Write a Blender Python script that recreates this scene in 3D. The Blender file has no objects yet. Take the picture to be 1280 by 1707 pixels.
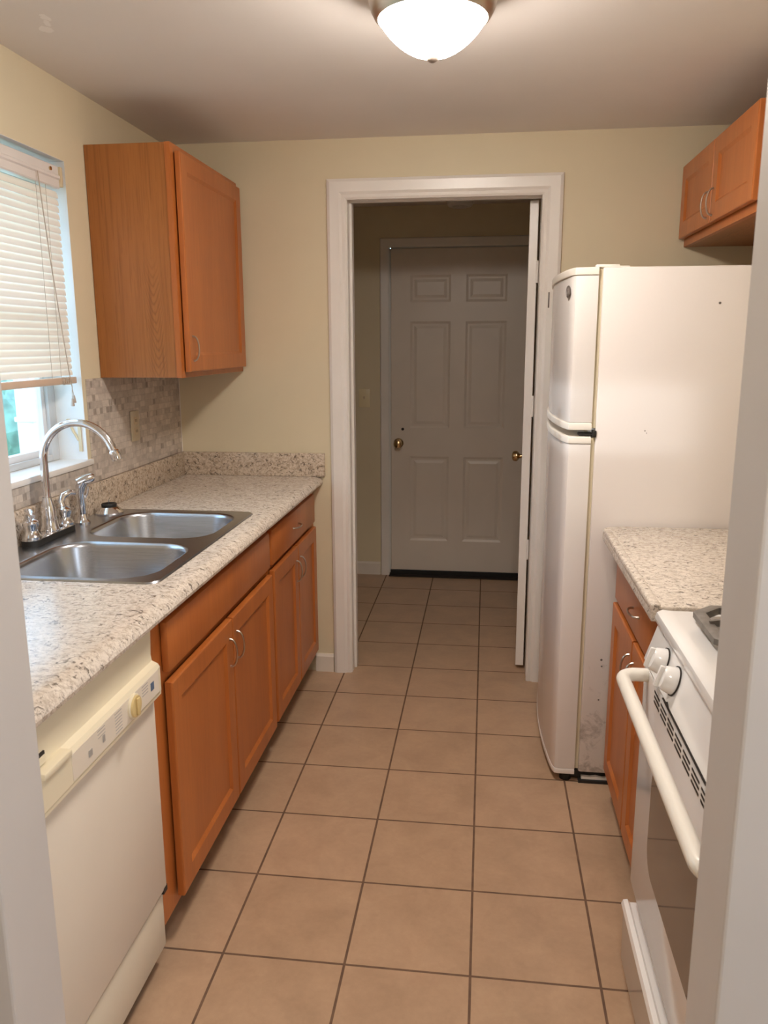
import bpy, bmesh, math, random
from mathutils import Vector, Matrix
random.seed(7)
PI = math.pi
C = bpy.context.scene.collection

# ------------------------------------------------------------------ mesh tools
class MB:
    """collects shapes into one bmesh"""
    def __init__(s): s.bm = bmesh.new()
    def box(s, x0, x1, y0, y1, z0, z1, bev=0, seg=2, M=None):
        m = Matrix.Translation(((x0+x1)/2, (y0+y1)/2, (z0+z1)/2)) @ Matrix.Diagonal((abs(x1-x0), abs(y1-y0), abs(z1-z0), 1))
        if M is not None: m = M @ m
        r = bmesh.ops.create_cube(s.bm, size=1, matrix=m)
        if bev:
            es = list({e for v in r['verts'] for e in v.link_edges})
            bmesh.ops.bevel(s.bm, geom=es, offset=bev, segments=seg, affect='EDGES', profile=.5)
        return s
    def prism(s, pts, axis, a, b, bev=0):
        """pts: closed outline in the plane across axis; x:(y,z) y:(x,z) z:(x,y)"""
        def P(p, t): return {'x': (t, p[0], p[1]), 'y': (p[0], t, p[1]), 'z': (p[0], p[1], t)}[axis]
        A = [s.bm.verts.new(P(p, a)) for p in pts]; B = [s.bm.verts.new(P(p, b)) for p in pts]
        n = len(pts); fs = []
        for i in range(n):
            j = (i+1) % n; fs.append(s.bm.faces.new((A[i], A[j], B[j], B[i])))
        ca = s.bm.faces.new(list(reversed(A))); cb = s.bm.faces.new(B); fs += [ca, cb]
        bmesh.ops.recalc_face_normals(s.bm, faces=fs)
        if bev:
            es = list(ca.edges)+list(cb.edges)
            bmesh.ops.bevel(s.bm, geom=es, offset=bev, segments=3, affect='EDGES', profile=.5)
        return s
    def tube(s, path, r, seg=12, caps=True):
        path = [Vector(p) for p in path]; n = len(path)
        rr = r if isinstance(r, (list, tuple)) else [r]*n
        t0 = (path[1]-path[0]).normalized()
        up = Vector((0, 0, 1)) if abs(t0.z) < .9 else Vector((1, 0, 0))
        u = t0.cross(up).normalized(); rings = []
        for i in range(n):
            t = (path[min(i+1, n-1)]-path[max(i-1, 0)]).normalized()
            u = (u - t*u.dot(t)).normalized(); v = t.cross(u)
            rings.append([s.bm.verts.new(path[i]+(u*math.cos(2*PI*k/seg)+v*math.sin(2*PI*k/seg))*rr[i]) for k in range(seg)])
        fs = []
        for a, b in zip(rings, rings[1:]):
            for k in range(seg):
                fs.append(s.bm.faces.new((a[k], a[(k+1) % seg], b[(k+1) % seg], b[k])))
        if caps: fs += [s.bm.faces.new(list(reversed(rings[0]))), s.bm.faces.new(rings[-1])]
        bmesh.ops.recalc_face_normals(s.bm, faces=fs)
        return s
    def lathe(s, prof, c=(0, 0, 0), axis=(0, 0, 1), seg=32):
        """prof: (radius, height along axis)"""
        q = Vector((0, 0, 1)).rotation_difference(Vector(axis).normalized()); c = Vector(c)
        rings = []; fs = []
        for r, h in prof:
            if r < 1e-6: rings.append([s.bm.verts.new(c+q @ Vector((0, 0, h)))])
            else: rings.append([s.bm.verts.new(c+q @ Vector((r*math.cos(2*PI*k/seg), r*math.sin(2*PI*k/seg), h))) for k in range(seg)])
        for a, b in zip(rings, rings[1:]):
            for k in range(seg):
                l = (k+1) % seg
                if len(a) == 1 and len(b) == 1: continue
                if len(a) == 1: fs.append(s.bm.faces.new((a[0], b[k], b[l])))
                elif len(b) == 1: fs.append(s.bm.faces.new((a[k], b[0], a[l])))
                else: fs.append(s.bm.faces.new((a[k], a[l], b[l], b[k])))
        bmesh.ops.recalc_face_normals(s.bm, faces=fs)
        return s
    def loft(s, loops, cap0=False, cap1=False):
        R = [[s.bm.verts.new(p) for p in L] for L in loops]; fs = []
        n = len(R[0])
        for a, b in zip(R, R[1:]):
            for k in range(n): fs.append(s.bm.faces.new((a[k], a[(k+1) % n], b[(k+1) % n], b[k])))
        if cap0: fs.append(s.bm.faces.new(list(reversed(R[0]))))
        if cap1: fs.append(s.bm.faces.new(R[-1]))
        bmesh.ops.recalc_face_normals(s.bm, faces=fs)
        return s
    def panelled(s, x0, x1, z0, z1, t, panels, depth, bead, raised=0, y0=0, bev=.003):
        """board facing -y: front at y0, back at y0+t, with sunk panels cut in its front"""
        bm = s.bm
        xs = sorted({x0, x1, *[p[0] for p in panels], *[p[1] for p in panels]})
        zs = sorted({z0, z1, *[p[2] for p in panels], *[p[3] for p in panels]})
        V = {(x, z): bm.verts.new((x, y0, z)) for x in xs for z in zs}
        front = []
        for i in range(len(xs)-1):
            for j in range(len(zs)-1):
                f = bm.faces.new((V[xs[i], zs[j]], V[xs[i+1], zs[j]], V[xs[i+1], zs[j+1]], V[xs[i], zs[j+1]]))
                front.append((f, (xs[i]+xs[i+1])/2, (zs[j]+zs[j+1])/2))
        bm.normal_update()
        pf = [[f for f, cx, cz in front if p[0] < cx < p[1] and p[2] < cz < p[3]] for p in panels]
        # sides and back
        o = [(x, z0) for x in xs]+[(x1, z) for z in zs[1:]]+[(x, z1) for x in reversed(xs[:-1])]+[(x0, z) for z in reversed(zs[1:-1])]
        F = [V[q] for q in o]; B = [bm.verts.new((q[0], y0+t, q[1])) for q in o]; n = len(o)
        for k in range(n): bm.faces.new((F[(k+1) % n], F[k], B[k], B[(k+1) % n]))
        bm.faces.new(B)
        rim = [e for k in range(n) for e in [bm.edges.get((F[k], F[(k+1) % n]))] if e]
        for fs in pf:
            if not fs: continue
            r = bmesh.ops.inset_region(bm, faces=fs, thickness=bead, depth=-depth, use_even_offset=True)
            if raised:
                bmesh.ops.inset_region(bm, faces=fs, thickness=bead*.8, depth=0, use_even_offset=True)
                bmesh.ops.inset_region(bm, faces=fs, thickness=bead*1.2, depth=raised, use_even_offset=True)
        if bev: bmesh.ops.bevel(bm, geom=rim, offset=bev, segments=2, affect='EDGES', profile=.5)
        bmesh.ops.recalc_face_normals(bm, faces=bm.faces)
        return s
    def obj(s, name, m, parent=None, loc=(0, 0, 0), rot=(0, 0, 0), smooth=.6):
        me = bpy.data.meshes.new(name); s.bm.to_mesh(me); s.bm.free()
        if smooth:
            for p in me.polygons: p.use_smooth = True
            me.set_sharp_from_angle(angle=smooth)
        for k in (m if isinstance(m, (list, tuple)) else [m]): me.materials.append(k)
        o = bpy.data.objects.new(name, me); C.objects.link(o)
        o.location = loc; o.rotation_euler = rot
        if parent: o.parent = parent
        return o

def thing(name, label, cat, loc=(0, 0, 0), rz=0, group=None):
    o = bpy.data.objects.new(name, None); C.objects.link(o)
    o.empty_display_size = .05
    o.location = loc; o.rotation_euler = (0, 0, rz); return tag(o, label, cat, group)
def tag(o, label, cat, group=None):
    o['label'] = label; o['category'] = cat
    if group: o['group'] = group
    return o
def struct(o, label=None, cat=None):
    o['kind'] = 'structure'
    if label: o['label'] = label; o['category'] = cat
    return o
def rrect(x0, x1, y0, y1, r, z, n=8):
    pts = []
    for cx, cy, a in ((x1-r, y1-r, 0), (x0+r, y1-r, PI/2), (x0+r, y0+r, PI), (x1-r, y0+r, 1.5*PI)):
        for k in range(n+1):
            b = a+PI/2*k/n; pts.append((cx+r*math.cos(b), cy+r*math.sin(b), z))
    return pts
def arc(c, r, a0, a1, n, f):
    return [f(c, r, a0+(a1-a0)*k/n) for k in range(n+1)]

# ------------------------------------------------------------------ materials
def lin(c):
    return tuple((v/12.92 if v <= .04045 else ((v+.055)/1.055)**2.4) for v in [q/255 for q in c])
class NT:
    def __init__(s, name):
        s.m = bpy.data.materials.new(name); s.m.use_nodes = True
        s.t = s.m.node_tree; s.b = s.t.nodes['Principled BSDF']
    def n(s, kind, **kw):
        q = s.t.nodes.new('ShaderNode'+kind)
        for k, v in kw.items():
            if k in q.inputs: q.inputs[k].default_value = v
            else: setattr(q, k, v)
        return q
    def l(s, a, b): s.t.links.new(a, b)
    def coord(s, scale=(1, 1, 1), rot=(0, 0, 0)):
        c = s.n('TexCoord'); mp = s.n('Mapping'); mp.inputs['Scale'].default_value = scale; mp.inputs['Rotation'].default_value = rot
        s.l(c.outputs['Object'], mp.inputs['Vector']); return mp.outputs['Vector']
    def ramp(s, fac, stops):
        r = s.n('ValToRGB'); e = r.color_ramp.elements
        while len(e) < len(stops): e.new(.5)
        for q, (p, c) in zip(e, stops): q.position = p; q.color = (*c, 1) if len(c) == 3 else c
        s.l(fac, r.inputs['Fac']); return r.outputs['Color']
    def mix(s, fac, a, b, mode='MIX'):
        q = s.n('Mix', data_type='RGBA', blend_type=mode)
        for v, i in ((fac, 0), (a, 6), (b, 7)):
            if hasattr(v, 'type') and hasattr(v, 'is_linked'): s.l(v, q.inputs[i])
            elif i == 0: q.inputs[0].default_value = v
            else: q.inputs[i].default_value = (*v, 1)
        return q.outputs[2]
    def math(s, op, a, b=None, c=None):
        q = s.n('Math', operation=op)
        for i, v in enumerate((a, b, c)):
            if v is None: continue
            if hasattr(v, 'is_linked'): s.l(v, q.inputs[i])
            else: q.inputs[i].default_value = v
        return q.outputs[0]
    def noise(s, vec, scale, detail=3, rough=.5, dist=0):
        q = s.n('TexNoise'); q.inputs['Scale'].default_value = scale; q.inputs['Detail'].default_value = detail
        q.inputs['Roughness'].default_value = rough; q.inputs['Distortion'].default_value = dist
        s.l(vec, q.inputs['Vector']); return q.outputs['Fac']
    def bump(s, h, strength, dist=.002):
        q = s.n('Bump'); q.inputs['Strength'].default_value = strength; q.inputs['Distance'].default_value = dist
        s.l(h, q.inputs['Height']); s.l(q.outputs['Normal'], s.b.inputs['Normal'])
    def col(s, c):
        if hasattr(c, 'is_linked'): s.l(c, s.b.inputs['Base Color'])
        else: s.b.inputs['Base Color'].default_value = (*c, 1)
    def set(s, rough=.5, metal=0, spec=None, coat=0, coat_rough=.1):
        s.b.inputs['Roughness'].default_value = rough; s.b.inputs['Metallic'].default_value = metal
        if spec is not None: s.b.inputs['Specular IOR Level'].default_value = spec
        if coat: s.b.inputs['Coat Weight'].default_value = coat; s.b.inputs['Coat Roughness'].default_value = coat_rough
        return s.m

def plain(name, c, rough=.5, metal=0, var=.04, scale=6, bump=0, bscale=150, coat=0, spec=None):
    t = NT(name); v = t.coord(); f = t.noise(v, scale, 3)
    a = tuple(max(0, x*(1-var)) for x in c); b = tuple(min(1, x*(1+var)) for x in c)
    t.col(t.ramp(f, [(.3, a), (.7, b)]))
    if bump: t.bump(t.noise(v, bscale, 2), bump)
    return t.set(rough, metal, spec, coat)

def wood(name, a, b, rough=.34, cathedral=False):
    t = NT(name)
    v = t.coord((1, 1, .07)); g = t.noise(v, 55, 4, .6, .3)
    v2 = t.coord((1, 1, .18)); g2 = t.noise(v2, 9, 2, .5, .6)
    base = t.ramp(t.math('ADD', t.math('MULTIPLY', g, .45), t.math('MULTIPLY', g2, .55)), [(.32, a), (.68, b)])
    dark = tuple(x*.55 for x in a)
    if cathedral:
        sp = t.n('SeparateXYZ'); t.l(t.coord(), sp.inputs[0])
        ns = t.math('SUBTRACT', t.noise(t.coord((1, 1, .4)), 14, 3), .5)
        u = t.math('DIVIDE', t.math('ADD', t.math('SUBTRACT', sp.outputs[1], .085), t.math('MULTIPLY', ns, .03)), .030)
        f = t.math('SUBTRACT', sp.outputs[2], t.math('MULTIPLY', t.math('POWER', t.math('ABSOLUTE', u), 1.5), .075))
        wv = t.math('POWER', t.math('ADD', t.math('MULTIPLY', t.math('SINE', t.math('MULTIPLY', t.math('ADD', f, t.math('MULTIPLY', ns, .02)), 210)), .5), .5), 3)
        mk = t.n('MapRange', **{'From Min': 1.5, 'From Max': .6}); t.l(t.math('ABSOLUTE', u), mk.inputs['Value'])
        mz = t.n('MapRange', **{'From Min': .42, 'From Max': .30}); t.l(sp.outputs[2], mz.inputs['Value'])
        base = t.mix(t.math('MULTIPLY', t.math('MULTIPLY', wv, mk.outputs[0]), t.math('MULTIPLY', mz.outputs[0], .45)), base, dark)
        sg = t.noise(t.coord((1, 1, .02)), 120, 3, .6)
        base = t.mix(t.ramp(sg, [(.52, (0, 0, 0)), (.66, (.38, .38, .38))]), base, dark)
    pores = t.noise(t.coord((1, 1, .03)), 260, 2)
    base = t.mix(t.math('MULTIPLY', t.math('GREATER_THAN', pores, .62), .16 if not cathedral else .3), base, dark)
    t.col(base); t.bump(g, .05)
    return t.set(rough, spec=.45)

WA, WB = (.39, .113, .024), (.49, .156, .036)
M_wood = wood('maple_stained', WA, WB)
M_oak = wood('oak_veneer', (.33, .118, .027), (.40, .150, .038), .40, True)
M_inside = plain('cabinet_underside', (.20, .10, .05), .6, var=.12)

# beige ceramic floor tile on a 30.6 cm grid, brown grout
def floor_mat():
    t = NT('floor_tile'); v = t.coord()
    br = t.n('TexBrick', offset=0, squash=1); t.l(v, br.inputs['Vector'])
    for k, q in dict(Scale=1, **{'Mortar Size': .0034, 'Mortar Smooth': .2, 'Brick Width': .306, 'Row Height': .306, 'Bias': 0}).items(): br.inputs[k].default_value = q
    br.inputs['Color1'].default_value = (.475, .322, .212, 1); br.inputs['Color2'].default_value = (.51, .345, .23, 1)
    br.inputs['Mortar'].default_value = (.12, .062, .032, 1)
    n1 = t.noise(v, 7, 5, .6, .4); n2 = t.noise(v, 60, 4, .7)
    c = t.mix(1, br.outputs['Color'], t.ramp(n1, [(.3, (.86, .85, .83)), (.7, (1.08, 1.08, 1.06))]), 'MULTIPLY')
    c = t.mix(1, c, t.ramp(n2, [(.3, (.95, .95, .95)), (.7, (1.03, 1.03, 1.03))]), 'MULTIPLY')
    gm = t.mix(t.noise(v, 25, 3), (.055, .03, .018), (.24, .14, .085))
    c = t.mix(br.outputs['Fac'], c, gm)
    t.col(c)
    h = t.math('ADD', t.math('MULTIPLY', br.outputs['Fac'], -1), t.math('MULTIPLY', n2, .05))
    t.bump(h, .5, .003)
    r = t.math('ADD', t.math('MULTIPLY', br.outputs['Fac'], .4), t.math('ADD', t.math('MULTIPLY', n1, .12), .30)); t.l(r, t.b.inputs['Roughness'])
    t.set(); t.l(r, t.b.inputs['Roughness']); return t.m
M_floor = floor_mat()

def granite(name, base, mid, dark, s=1.0, thr=.60):
    t = NT(name); v = t.coord((.75, 1, 1))
    n0 = t.noise(t.coord(), 18*s, 3, .6); n1 = t.noise(v, 95*s, 5, .65, .5); n2 = t.noise(v, 60*s, 4, .75, 1.4); n3 = t.noise(t.coord(), 190*s, 3)
    c = t.ramp(n1, [(.36, mid), (.54, base)])
    c = t.mix(t.ramp(n3, [(.56, (0, 0, 0)), (.64, (.55, .55, .55))]), c, mid)
    c = t.mix(t.ramp(n0, [(.4, (0, 0, 0)), (.75, (.3, .3, .3))]), c, mid)
    c = t.mix(t.ramp(n2, [(thr, (0, 0, 0)), (thr+.06, (.85, .85, .85))]), c, dark)
    t.col(c); return t.set(.24, spec=.5)
M_granite = granite('speckled_laminate', (.74, .67, .59), (.47, .40, .33), (.10, .08, .065), 1, .565)
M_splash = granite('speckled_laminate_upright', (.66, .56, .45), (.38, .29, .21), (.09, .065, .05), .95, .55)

def mosaic():
    t = NT('stone_mosaic'); c0 = t.n('TexCoord'); sp = t.n('SeparateXYZ'); t.l(c0.outputs['Object'], sp.inputs[0])
    cb = t.n('CombineXYZ'); t.l(sp.outputs[1], cb.inputs[0]); t.l(sp.outputs[2], cb.inputs[1]); v = cb.outputs[0]
    def brick(w, h, off, c1, c2, mort):
        b = t.n('TexBrick', offset=off, squash=.62, squash_frequency=3, offset_frequency=2); t.l(v, b.inputs['Vector'])
        for k, q in {'Scale': 1, 'Mortar Size': .0013, 'Mortar Smooth': .1, 'Brick Width': w, 'Row Height': h}.items(): b.inputs[k].default_value = q
        b.inputs['Color1'].default_value = (*c1, 1); b.inputs['Color2'].default_value = (*c2, 1); b.inputs['Mortar'].default_value = (*mort, 1)
        return b
    b1 = brick(.048, .0235, .37, (.62, .55, .48), (.43, .375, .325), (.46, .40, .345))
    b2 = brick(.024, .0235, .5, (0, 0, 0), (1, 1, 1), (0, 0, 0))
    sel = t.ramp(b2.outputs['Color'], [(.91, (0, 0, 0)), (.94, (.6, .6, .6))])
    c = t.mix(sel, b1.outputs['Color'], (.20, .165, .135))
    c = t.mix(1, c, t.ramp(t.noise(v, 45, 4, .6), [(.3, (.82, .82, .82)), (.7, (1.1, 1.1, 1.1))]), 'MULTIPLY')
    t.col(c); t.bump(b1.outputs['Fac'], -.3, .001); return t.set(.5)
M_mosaic = mosaic()

M_wall = plain('cream_wall_paint', (.69, .61, .435), .55, var=.03, scale=2, bump=.06, bscale=260)
def ceiling_mat():
    t = NT('ceiling_paint'); v = t.coord()
    c = t.ramp(t.noise(v, 3, 3), [(.3, (.74, .70, .665)), (.7, (.77, .73, .695))])
    sp = t.n('SeparateXYZ'); t.l(v, sp.inputs[0])
    w = t.n('TexNoise'); w.inputs['Scale'].default_value = 30; t.l(v, w.inputs['Vector']); wx = t.math('MULTIPLY', t.math('SUBTRACT', w.outputs['Fac'], .5), .06)
    for px, py, rr in ((-1.12, .455, .012), (-1.135, .49, .009), (-1.16, .53, .013)):   # flaked paint near the left wall
        dx = t.math('SUBTRACT', t.math('ADD', sp.outputs[0], wx), px); dy = t.math('SUBTRACT', t.math('SUBTRACT', sp.outputs[1], wx), py)
        d = t.math('SQRT', t.math('ADD', t.math('MULTIPLY', dx, dx), t.math('MULTIPLY', dy, t.math('MULTIPLY', dy, .3))))
        c = t.mix(t.math('MULTIPLY', t.math('LESS_THAN', d, rr), .8), c, (.88, .85, .82))
    t.col(c); t.bump(t.noise(v, 200, 2), .08); return t.set(.7)
M_ceil = ceiling_mat()
M_trim = plain('white_trim_gloss', (.80, .77, .73), .30, var=.02)
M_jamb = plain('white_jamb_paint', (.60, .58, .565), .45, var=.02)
M_doorw = plain('white_door_paint', (.76, .69, .61), .38, var=.02)
M_reveal = plain('reveal_white', (.80, .81, .82), .45, var=.02, bump=.1, bscale=60)
M_alu = plain('window_frame_alu', (.62, .64, .66), .4, metal=.2)
M_blind = None
def blind_mat():
    t = NT('blind_slat'); t.col((.84, .755, .645)); t.set(.45)
    tr = t.n('BsdfTranslucent'); tr.inputs['Color'].default_value = (.85, .83, .78, 1)
    mx = t.n('MixShader'); mx.inputs[0].default_value = .12
    o = t.t.nodes['Material Output']; t.l(t.b.outputs[0], mx.inputs[1]); t.l(tr.outputs[0], mx.inputs[2]); t.l(mx.outputs[0], o.inputs['Surface'])
    return t.m
M_blind = blind_mat()
M_blindrail = plain('blind_rail', (.62, .47, .36), .45)
M_headrail = plain('blind_headrail', (.74, .70, .67), .35)
M_cord = plain('blind_cord', (.50, .42, .34), .8)
M_tassel = plain('blind_tassel', (.45, .38, .33), .6)
M_yellowed = plain('yellowed_plastic', (.66, .55, .36), .5)
def glass_mat():
    m = bpy.data.materials.new('window_glass'); m.use_nodes = True; t = m.node_tree; t.nodes.clear()
    o = t.nodes.new('ShaderNodeOutputMaterial'); a = t.nodes.new('ShaderNodeBsdfTransparent'); g = t.nodes.new('ShaderNodeBsdfGlossy')
    g.inputs['Roughness'].default_value = .02; f = t.nodes.new('ShaderNodeValue'); f.outputs[0].default_value = .07
    x = t.nodes.new('ShaderNodeMixShader'); a.inputs['Color'].default_value = (.93, .96, .97, 1)
    t.links.new(f.outputs[0], x.inputs[0]); t.links.new(a.outputs[0], x.inputs[1]); t.links.new(g.outputs[0], x.inputs[2]); t.links.new(x.outputs[0], o.inputs[0])
    return m
M_glass = glass_mat()
def emit(name, c, s):
    m = bpy.data.materials.new(name); m.use_nodes = True; t = m.node_tree; b = t.nodes['Principled BSDF']
    b.inputs['Base Color'].default_value = (.9, .88, .85, 1); b.inputs['Roughness'].default_value = .3
    b.inputs['Emission Color'].default_value = (*c, 1); b.inputs['Emission Strength'].default_value = s
    return m
M_lamp = emit('lit_frosted_glass', (1, .90, .81), 92)
M_nickel = plain('brushed_nickel', (.58, .52, .46), .34, 1, var=.03)
M_finial = plain('finial_beige', (.34, .28, .24), .5)
M_chrome = plain('chrome', (.80, .80, .82), .09, 1, var=.0)
M_pull = plain('satin_nickel_pull', (.50, .43, .37), .28, 1, var=.0)
M_brass = plain('aged_brass', (.62, .45, .24), .24, 1, var=.03)
def steel():
    t = NT('stainless_steel'); v = t.coord((1, 40, 40)); n = t.noise(v, 12, 3)
    t.col(t.ramp(n, [(.3, (.42, .445, .485)), (.7, (.53, .555, .60))])); t.bump(n, .02)
    return t.set(.27, 1)
M_steel = steel()
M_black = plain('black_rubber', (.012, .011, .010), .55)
M_dark = plain('dark_gap', (.02, .014, .011), .8)
M_bisque = plain('bisque_enamel', (.74, .68, .55), .32, var=.015, coat=.2)
M_bisque2 = plain('bisque_plastic', (.80, .72, .54), .36, var=.015)
M_bpanel = plain('bisque_door_panel', (.78, .71, .605), .34, var=.015)
M_print = plain('grey_print', (.40, .38, .36), .6)
M_dial = plain('gold_dial', (.68, .53, .25), .35)
M_blue = plain('blue_badge', (.10, .16, .26), .4)
def fridge_side():
    t = NT('fridge_side'); v = t.coord(); sp = t.n('SeparateXYZ'); t.l(v, sp.inputs[0])
    base = (.81, .765, .74)
    n = t.noise(v, 15, 7, .72, .5)
    # soiled lower part of the side panel: mould and scuffs
    zf = t.n('MapRange', **{'From Min': .95, 'From Max': .15}); t.l(sp.outputs[2], zf.inputs['Value'])
    th = t.math('SUBTRACT', .80, t.math('MULTIPLY', zf.outputs[0], .29))
    d = t.math('MULTIPLY', t.math('SUBTRACT', n, th), 7); q = t.n('Clamp'); t.l(d, q.inputs['Value'])
    c = t.mix(t.math('MULTIPLY', q.outputs[0], .55), base, (.16, .13, .11))
    st = t.noise(t.coord((1, 1, .12)), 9, 3); c = t.mix(t.math('MULTIPLY', t.math('MULTIPLY', zf.outputs[0], st), .28), c, (.45, .40, .36))
    t.col(c); t.bump(t.noise(v, 420, 2), .06, .001); return t.set(.34, coat=.15)
M_fside = fridge_side()
M_fridge = plain('fridge_white', (.80, .77, .75), .25, var=.01, coat=.3)
M_gasket = plain('yellowed_gasket', (.66, .60, .44), .6)
M_capw = plain('fridge_trim_cap', (.84, .80, .73), .35)
M_badge = plain('badge_grey', (.12, .10, .09), .35)
M_badge2 = plain('badge_silver', (.26, .24, .23), .4)
M_enamel = plain('stove_enamel', (.87, .865, .86), .16, var=.005, coat=.4)
M_enamelh = plain('stove_handle_plastic', (.84, .81, .74), .3, var=.01)
def ovenglass():
    t = NT('oven_glass'); t.col((.13, .115, .105)); return t.set(.06, spec=.6)
M_oven = ovenglass()
M_iron = plain('grey_cast_iron', (.21, .19, .17), .5, .3, var=.2, scale=40)
M_leaf = plain('hedge_leaves', (.22, .37, .31), .5, var=.35, scale=9)
M_grass = plain('grass', (.16, .27, .10), .8, var=.3, scale=12)
M_siding = plain('white_siding', (.78, .80, .84), .6)
M_almond = plain('almond_plastic', (.56, .48, .34), .4)
M_switch = plain('ivory_switch_plate', (.80, .70, .46), .35)
M_ivory = plain('ivory_plate', (.62, .50, .33), .45)
M_basebd = plain('baseboard_paint', (.76, .70, .62), .4)

# ------------------------------------------------------------------ room shell
XL, XR, YB, YF, ZC = -1.34, 1.045, 1.757, -.655, 2.295     # inner faces of the kitchen
T = .12
HB, HL, HR = 3.357, -1.30, .95                             # hall behind
NB, NL, NR = -4.6, -2.2, 2.2                               # room the photo is taken from
def slab(name, *b, m=M_wall, **k): return struct(MB().box(*b).obj(name, m, smooth=0))

struct(MB().box(NL-.1, NR+.1, NB-.1, HB+.2, -.08, 0).obj('floor', M_floor, smooth=0), 'beige square ceramic floor tiles with brown grout', 'floor')
struct(MB().box(XL-.12, XR+.12, YF-T, YB+T, ZC, ZC+.08).obj('ceiling', M_ceil, smooth=0))
struct(MB().box(HL-.1, HR+.1, YB+T, HB+.12, 2.29, 2.37).obj('ceiling_hall', M_ceil, smooth=0))
struct(MB().box(NL-.1, NR+.1, NB-.1, YF-T, 2.44, 2.52).obj('ceiling_front', M_ceil, smooth=0))
# window opening in the left wall
WY0, WY1, WZ0, WZ1 = .078, .908, 1.10, 2.055
w = MB(); X0 = XL-.15
w.box(X0, XL, YF-T, WY0, 0, ZC); w.box(X0, XL, WY1, YB+T, 0, ZC); w.box(X0, XL, WY0, WY1, 0, WZ0-.02); w.box(X0, XL, WY0, WY1, WZ1, ZC)
struct(w.obj('wall_left', M_wall, smooth=0), 'cream painted wall with the kitchen window', 'wall')
slab('wall_right', XR, XR+.12, YF-T, YB+T, 0, ZC)
# far wall with the doorway
DX0, DX1, DZ = -.585, .214, 2.068
w = MB(); w.box(X0, DX0, YB, YB+T, 0, ZC); w.box(DX1+.012, XR+.12, YB, YB+T, 0, ZC); w.box(DX0, DX1+.012, YB, YB+T, DZ+.012, ZC)
struct(w.obj('wall_back', M_wall, smooth=0), 'cream painted end wall around the doorway', 'wall')
# partition with the opening the photo looks through
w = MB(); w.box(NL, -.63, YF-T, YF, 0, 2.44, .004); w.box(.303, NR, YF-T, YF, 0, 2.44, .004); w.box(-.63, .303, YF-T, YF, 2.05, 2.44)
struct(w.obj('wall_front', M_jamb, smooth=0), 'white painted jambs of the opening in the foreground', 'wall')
# hall
slab('wall_hall_left', HL-.1, HL, YB+T, HB+.12, 0, 2.29)
slab('wall_hall_right', HR, HR+.1, YB+T, HB+.12, 0, 2.29)
HDX0, HDX1, HDZ = -.588, .246, 2.052
w = MB(); w.box(HL-.1, HDX0-.012, HB, HB+.12, 0, 2.29); w.box(HDX1+.012, HR+.1, HB, HB+.12, 0, 2.29); w.box(HDX0-.012, HDX1+.012, HB, HB+.12, HDZ+.01, 2.29)
struct(w.obj('wall_hall_back', M_wall, smooth=0))
# room behind the camera, its unseen right wall opened for added side daylight
slab('wall_room_left', NL-.1, NL, NB, YF-T, 0, 2.44)
slab('wall_room_rear', NL, NR, NB-.1, NB, 0, 2.44)
w = MB(); w.box(NR, NR+.1, NB, -2.95, 0, 2.44); w.box(NR, NR+.1, -2.15, YF-T, 0, 2.44); w.box(NR, NR+.1, -2.95, -2.15, 1.95, 2.44); w.box(NR, NR+.1, -2.95, -2.15, 0, .95)
struct(w.obj('wall_room_right', M_wall, smooth=0))

def sweep_casing(name, xl, xr, zt, prof, y, m, sign=-1):
    """mitred casing round a doorway; prof = (distance out from the opening, thickness off the wall)"""
    L = []
    for k in range(4):
        row = []
        for u, v in prof:
            row.append({0: (xl-u, y+sign*v, 0), 1: (xl-u, y+sign*v, zt+u), 2: (xr+u, y+sign*v, zt+u), 3: (xr+u, y+sign*v, 0)}[k])
        L.append(row)
    b = MB(); b.loft(L, True, True); return b.obj(name, m, smooth=.5)
PROF = [(-.008, 0), (-.008, .006), (0, .012), (.012, .010), (.022, .017), (.060, .020), (.072, .014), (.074, 0)]
struct(sweep_casing('trim_1', DX0-.0, DX1+.006, DZ, PROF, YB, M_trim), 'white moulded casing round the doorway', 'door casing')
struct(sweep_casing('trim_2', HDX0-.006, HDX1+.006, HDZ, [(0, 0), (0, .010), (.012, .016), (.05, .016), (.057, 0)], HB, M_trim), 'white casing round the hall door', 'door casing')
b = MB(); b.box(HDX0-.012, HDX0+.012, HB+.049, HB+.12, 0, HDZ); b.box(HDX1-.012, HDX1+.012, HB+.049, HB+.12, 0, HDZ); b.box(HDX0, HDX1, HB+.049, HB+.12, HDZ-.016, HDZ+.01)
struct(b.obj('trim_4', M_trim, smooth=0), 'door stop behind the hall door', 'door stop')
# jamb lining
w = MB(); w.box(DX0, DX0+.010, YB, YB+T+.004, 0, DZ); w.box(DX1+.0, DX1+.012, YB, YB+T+.004, 0, DZ); w.box(DX0, DX1+.012, YB, YB+T+.004, DZ, DZ+.012)
w.box(DX0+.010, DX0+.020, YB+.055, YB+.10, 0, DZ); w.box(DX0+.010, DX1, YB+.055, YB+.075, DZ-.01, DZ)
struct(w.obj('trim_3', M_trim, smooth=0), 'white lining of the doorway', 'door lining')
def baseboard(name, x0, x1, y, z=.088):
    return struct(MB().prism([(y, 0), (y-.013, 0), (y-.013, z-.012), (y-.006, z), (y, z)], 'x', x0, x1).obj(name, M_basebd, smooth=.4))
baseboard('baseboard_back', -.745, DX0-.076, YB, .085)
baseboard('baseboard_hall', HL, HDX0-.066, HB, .085)

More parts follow.
